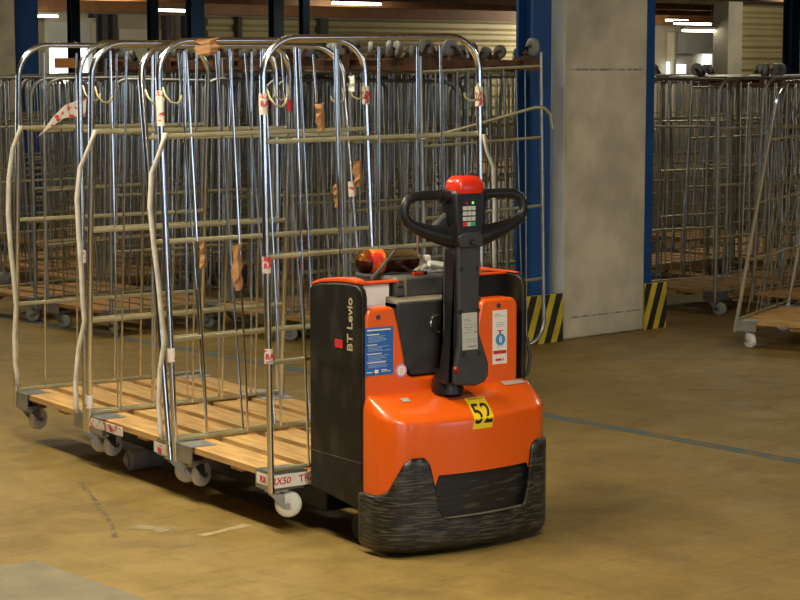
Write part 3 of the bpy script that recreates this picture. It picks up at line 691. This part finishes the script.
# stickers on the uprights
bf = lambda x, y, z: Vector((3.6535 - UP + x, 5.4243 - z, .672 + y)) - OFF
bs = tobj('blue_notice', on_plane(bf, [(-.056, .056, -.080, .080)]), M['bluestick'])
rn = random.Random(3); lines = [(-.048, .045, .069, .0735)]; small = []
for (y0, nl) in ((.052, 5), (.018, 4), (-.012, 5), (-.041, 3)):
    lines.append((-.048, rn.uniform(-.01, .03), y0 + .003, y0 + .006))
    for k in range(nl): small.append((-.044, rn.uniform(.0, .045), y0 - .003 - k * .0045, y0 - .0014 - k * .0045))
lines += [(-.05, -.028, -.070, -.067), (.008, .03, -.064, -.0615), (.008, .045, -.069, -.067)]
obj('notice_print', on_plane(lambda x, y, z: bf(x, y, z + .001), lines), M['white'], bs); obj('notice_print', on_plane(lambda x, y, z: bf(x, y, z + .001), small), M['paleblue'], bs)
obj('notice_flower', local_u(MB().prism([(3.6535 - .012 + .011 * (1 if i % 2 else .6) * math.cos(i * PI / 5), .672 - .067 + .009 * (1 if i % 2 else .6) * math.sin(i * PI / 5)) for i in range(10)], 5.4215, 5.4235)), M['white'], bs)
rs = tobj('round_sticker', local_u(MB().cyl((3.741, 5.4225, .600), (3.741, 5.426, .600), .0225, 28)), M['lilac'])
obj('sticker_centre', local_u(MB().cyl((3.741, 5.4215, .600), (3.741, 5.423, .600), .0165, 24)), M['white'], rs)
obj('sticker_print', local_u(MB().box(3.7375, 3.7385, 5.421, 5.422, .590, .610).box(3.7435, 3.7445, 5.421, 5.422, .590, .610)), M['lilac'], rs)
wf = lambda x, y, z: Vector((4.153 - UP + x, 5.4243 - z, .681 + y)) - OFF
ws = tobj('white_notice', on_plane(wf, [(-.031, .031, -.093, .093)]), M['white'])
wf2 = lambda x, y, z: wf(x, y, z + .001)
obj('notice_print', on_plane(wf2, [(-.024, .0, .078, .080), (-.024, .022, .072, .0735), (-.016, .02, .05, .0512), (-.016, .018, .043, .0442), (-.016, .02, .037, .0382), (-.012, .016, -.028, -.0268), (-.014, .012, -.034, -.033)]), M['greyprint'], ws)
obj('notice_band', on_plane(wf2, [(-.028, .028, -.058, -.046)]), M['redprint'], ws)
for rr in ((-.018, .008, -.082, -.0745), (.013, .018, -.082, -.0745), (-.013, .016, .0215, .024), (-.003, .005, .012, .022)): obj('red_mark', on_plane(wf2, [rr]), M['redprint'], ws)
sealp = []
for i in range(40):
    a = 2 * PI * i / 40; r = .0215 if i % 2 else .0185; sealp.append((4.155 + r * math.cos(a), .677 - .004 + r * math.sin(a)))
sl = obj('seal', local_u(MB().prism(sealp, 5.4218, 5.4235)), M['midblue'], ws)
obj('seal_figure', local_u(MB().prism([(4.155 + .006 * math.cos(2 * PI * i / 16) , .673 + .012 * math.sin(2 * PI * i / 16)) for i in range(16)], 5.4212, 5.422)), M['white'], ws)
obj('seal_slit', local_u(MB().box(4.1542, 4.1566, 5.4206, 5.4215, .665, .681)), M['midblue'], ws)
for x, z in ((3.650, .785), (4.148, .790)): tobj('bolt', local_u(MB().lathe((x, 5.422, z), (x, 5.43, z), [(0, .005), (0, .0085), (1, .010)], 14)), M['darkpost'], smooth=True)
# number plate bent over the edge of the hood
def hood_at(x, t, lift=.0015):                       # t > 0 runs down the front below the crease, t < 0 back over the hood (metres)
    xx = x - TX; y = 5.24 + .035 * (xx / .25) ** 2
    if t <= 0:
        s = min(1, -t / .205); p = Vector(hood_pt(x, y, s)); return Vector((x, p.y - lift * .4, p.z + lift))
    return Vector((x, y - lift, CREASE - t))
SHEAR = -.22
def platemb(x0, x1, t0, t1, lift, shear=0.):
    N = 14; return MB().grid([[hood_at(x0 + (x1 - x0) * i / 4 + shear * (t0 + (t1 - t0) * j / N), t0 + (t1 - t0) * j / N, lift) - OFF for i in range(5)] for j in range(N + 1)])
npz = tobj('number_plate', platemb(3.884, 3.966, -.085, .035, .002, SHEAR), M['yellow'])
def np_fn(x, y, z): 
    return hood_at(3.925 + x + SHEAR * (-.014 - y), -.014 - y, .0032 + z) - OFF
dg = text('52', .105, .0003, lambda x, y, z: np_fn(x * .74, y * .95, z), 'plate_digits', M['ink'], npz, .0012)
text('TECHNICA 13', .0105, .0002, lambda x, y, z: hood_at(3.925 + x + SHEAR * (-.076 - y), -.076 - y, .0032 + z) - OFF, 'plate_lettering', M['ink'], npz)
tobj('pale_patch', platemb(4.12, 4.215, -.175, -.135, .002), M['beigeprint']); tobj('pale_patch', platemb(3.675, 3.705, -.125, -.10, .002), M['beigeprint'])
tobj('maroon_patch', platemb(3.845, 3.955, -.125, -.085, .0015), mat('dark_maroon', (.20, .045, .03), .5, var=.2, scale=30))  # dark maroon patch on the hood behind the number plate
tobj('side_cable', local(MB().tube([(4.272, 5.50, .70), (4.285, 5.47, .66), (4.287, 5.455, .60), (4.276, 5.45, .55), (4.266, 5.45, .53)], .006, 8)), M['cable'], smooth=True)

# ------------------------------------------------------------------ things lying on the truck
B = thing('cola_bottle', 'cola bottle with orange label lying on top of the truck', 'bottle', (3.826, 5.62, .947), (0, 0, 0))
r = .042
A0 = (-.125, .0, 0); A1 = (.125, -.012, 0)
prof = [(0, .012), (0, .030), (.03, .038), (.10, .041), (.42, .041), (.50, .038), (.60, .042), (.74, .042), (.84, .034), (.92, .020), (.97, .014), (1, .013)]
obj('bottle_body', MB().lathe(A0, A1, prof, 28), M['petclear'], B, smooth=True)
# liquid fills the lower part
lq = bpy.data.meshes.new('liquid'); mbq = MB().lathe((-.119, 0, 0), (.112, -.0115, 0), [(q, max(.004, rr - .002)) for q, rr in prof[1:-2]], 28)
me = mbq.mesh('liquid'); bm = bmesh.new(); bm.from_mesh(me)
g = bmesh.ops.bisect_plane(bm, geom=bm.verts[:] + bm.edges[:] + bm.faces[:], plane_co=(0, 0, .006), plane_no=(0, 0, 1), clear_outer=True)
bmesh.ops.holes_fill(bm, edges=[e for e in bm.edges if e.is_boundary]); bm.to_mesh(me); bm.free()
for p in me.polygons: p.use_smooth = False
link('liquid', me, M['liquid'], B)
obj('bottle_label', MB().lathe((-.088, -.002, 0), (-.040, -.0042, 0), [(0, .0405), (0, .0417), (1, .0417), (1, .0405)], 28), M['bottlelabel'], B, smooth=True)
cp = obj('bottle_cap', MB().lathe((.120, -.0118, 0), (.142, -.0130, 0), [(0, .010), (0, .0155), (.85, .0155), (1, .013), (1, .002)], 22), M['white'], B, smooth=True)
obj('cap_print', MB().lathe((.1415, -.0130, 0), (.1426, -.0131, 0), [(0, .004), (0, .0085), (1, .0085), (1, .004)], 18), M['redprint'], cp)
B.rotation_euler = (0, 0, -.12)
tag(obj('stick', MB().tube([(3.68, 5.525, .900), (3.745, 5.545, .942), (3.80, 5.56, .985)], .006, 8, flat=.5), M['zinc_dull'], smooth=True), 'thin grey strip leaning across the cola bottle', 'strip')
fb = MB(); rn = random.Random(5); rows = []
for i in range(9):
    row = []
    for j in range(12):
        u = j / 11; v = i / 8; e = math.sin(PI * u) * math.sin(PI * v)
        row.append((3.925 + .15 * u + rn.uniform(-.008, .008), 5.57 + .10 * v + rn.uniform(-.008, .008), .9035 + e * (.022 + rn.uniform(-.010, .018))))
    rows.append(row)
tag(obj('plastic_bag', fb.grid(rows), M['film']), 'crumpled clear plastic bag on the truck beside the bottle cap', 'bag')
tag(obj('black_pen', MB().tube([(3.815, 5.535, .935), (3.85, 5.53, .915), (3.872, 5.525, .909)], .0045, 8).tube([(3.872, 5.525, .909), (3.905, 5.52, .909)], .006, 8), M['cable'], smooth=True), 'black cable end lying between bottle cap and tiller', 'cable')
tag(obj('red_clip', MB().box(3.845, 3.885, 5.512, 5.528, .903, .913), M['red'], bevel=.002), 'small red plastic clip at the front edge of the truck tray', 'clip')
cab = thing('white_cable', 'white rolled cable ends sticking out right of the tiller', 'cable', (0, 0, 0))
obj('strand', MB().tube([(3.93, 5.54, .935), (4.00, 5.52, .918), (4.055, 5.50, .908)], .009, 10), M['white'], cab, smooth=True)
obj('strand', MB().tube([(3.94, 5.56, .938), (4.02, 5.56, .925), (4.09, 5.56, .930)], .009, 10), M['white'], cab, smooth=True)
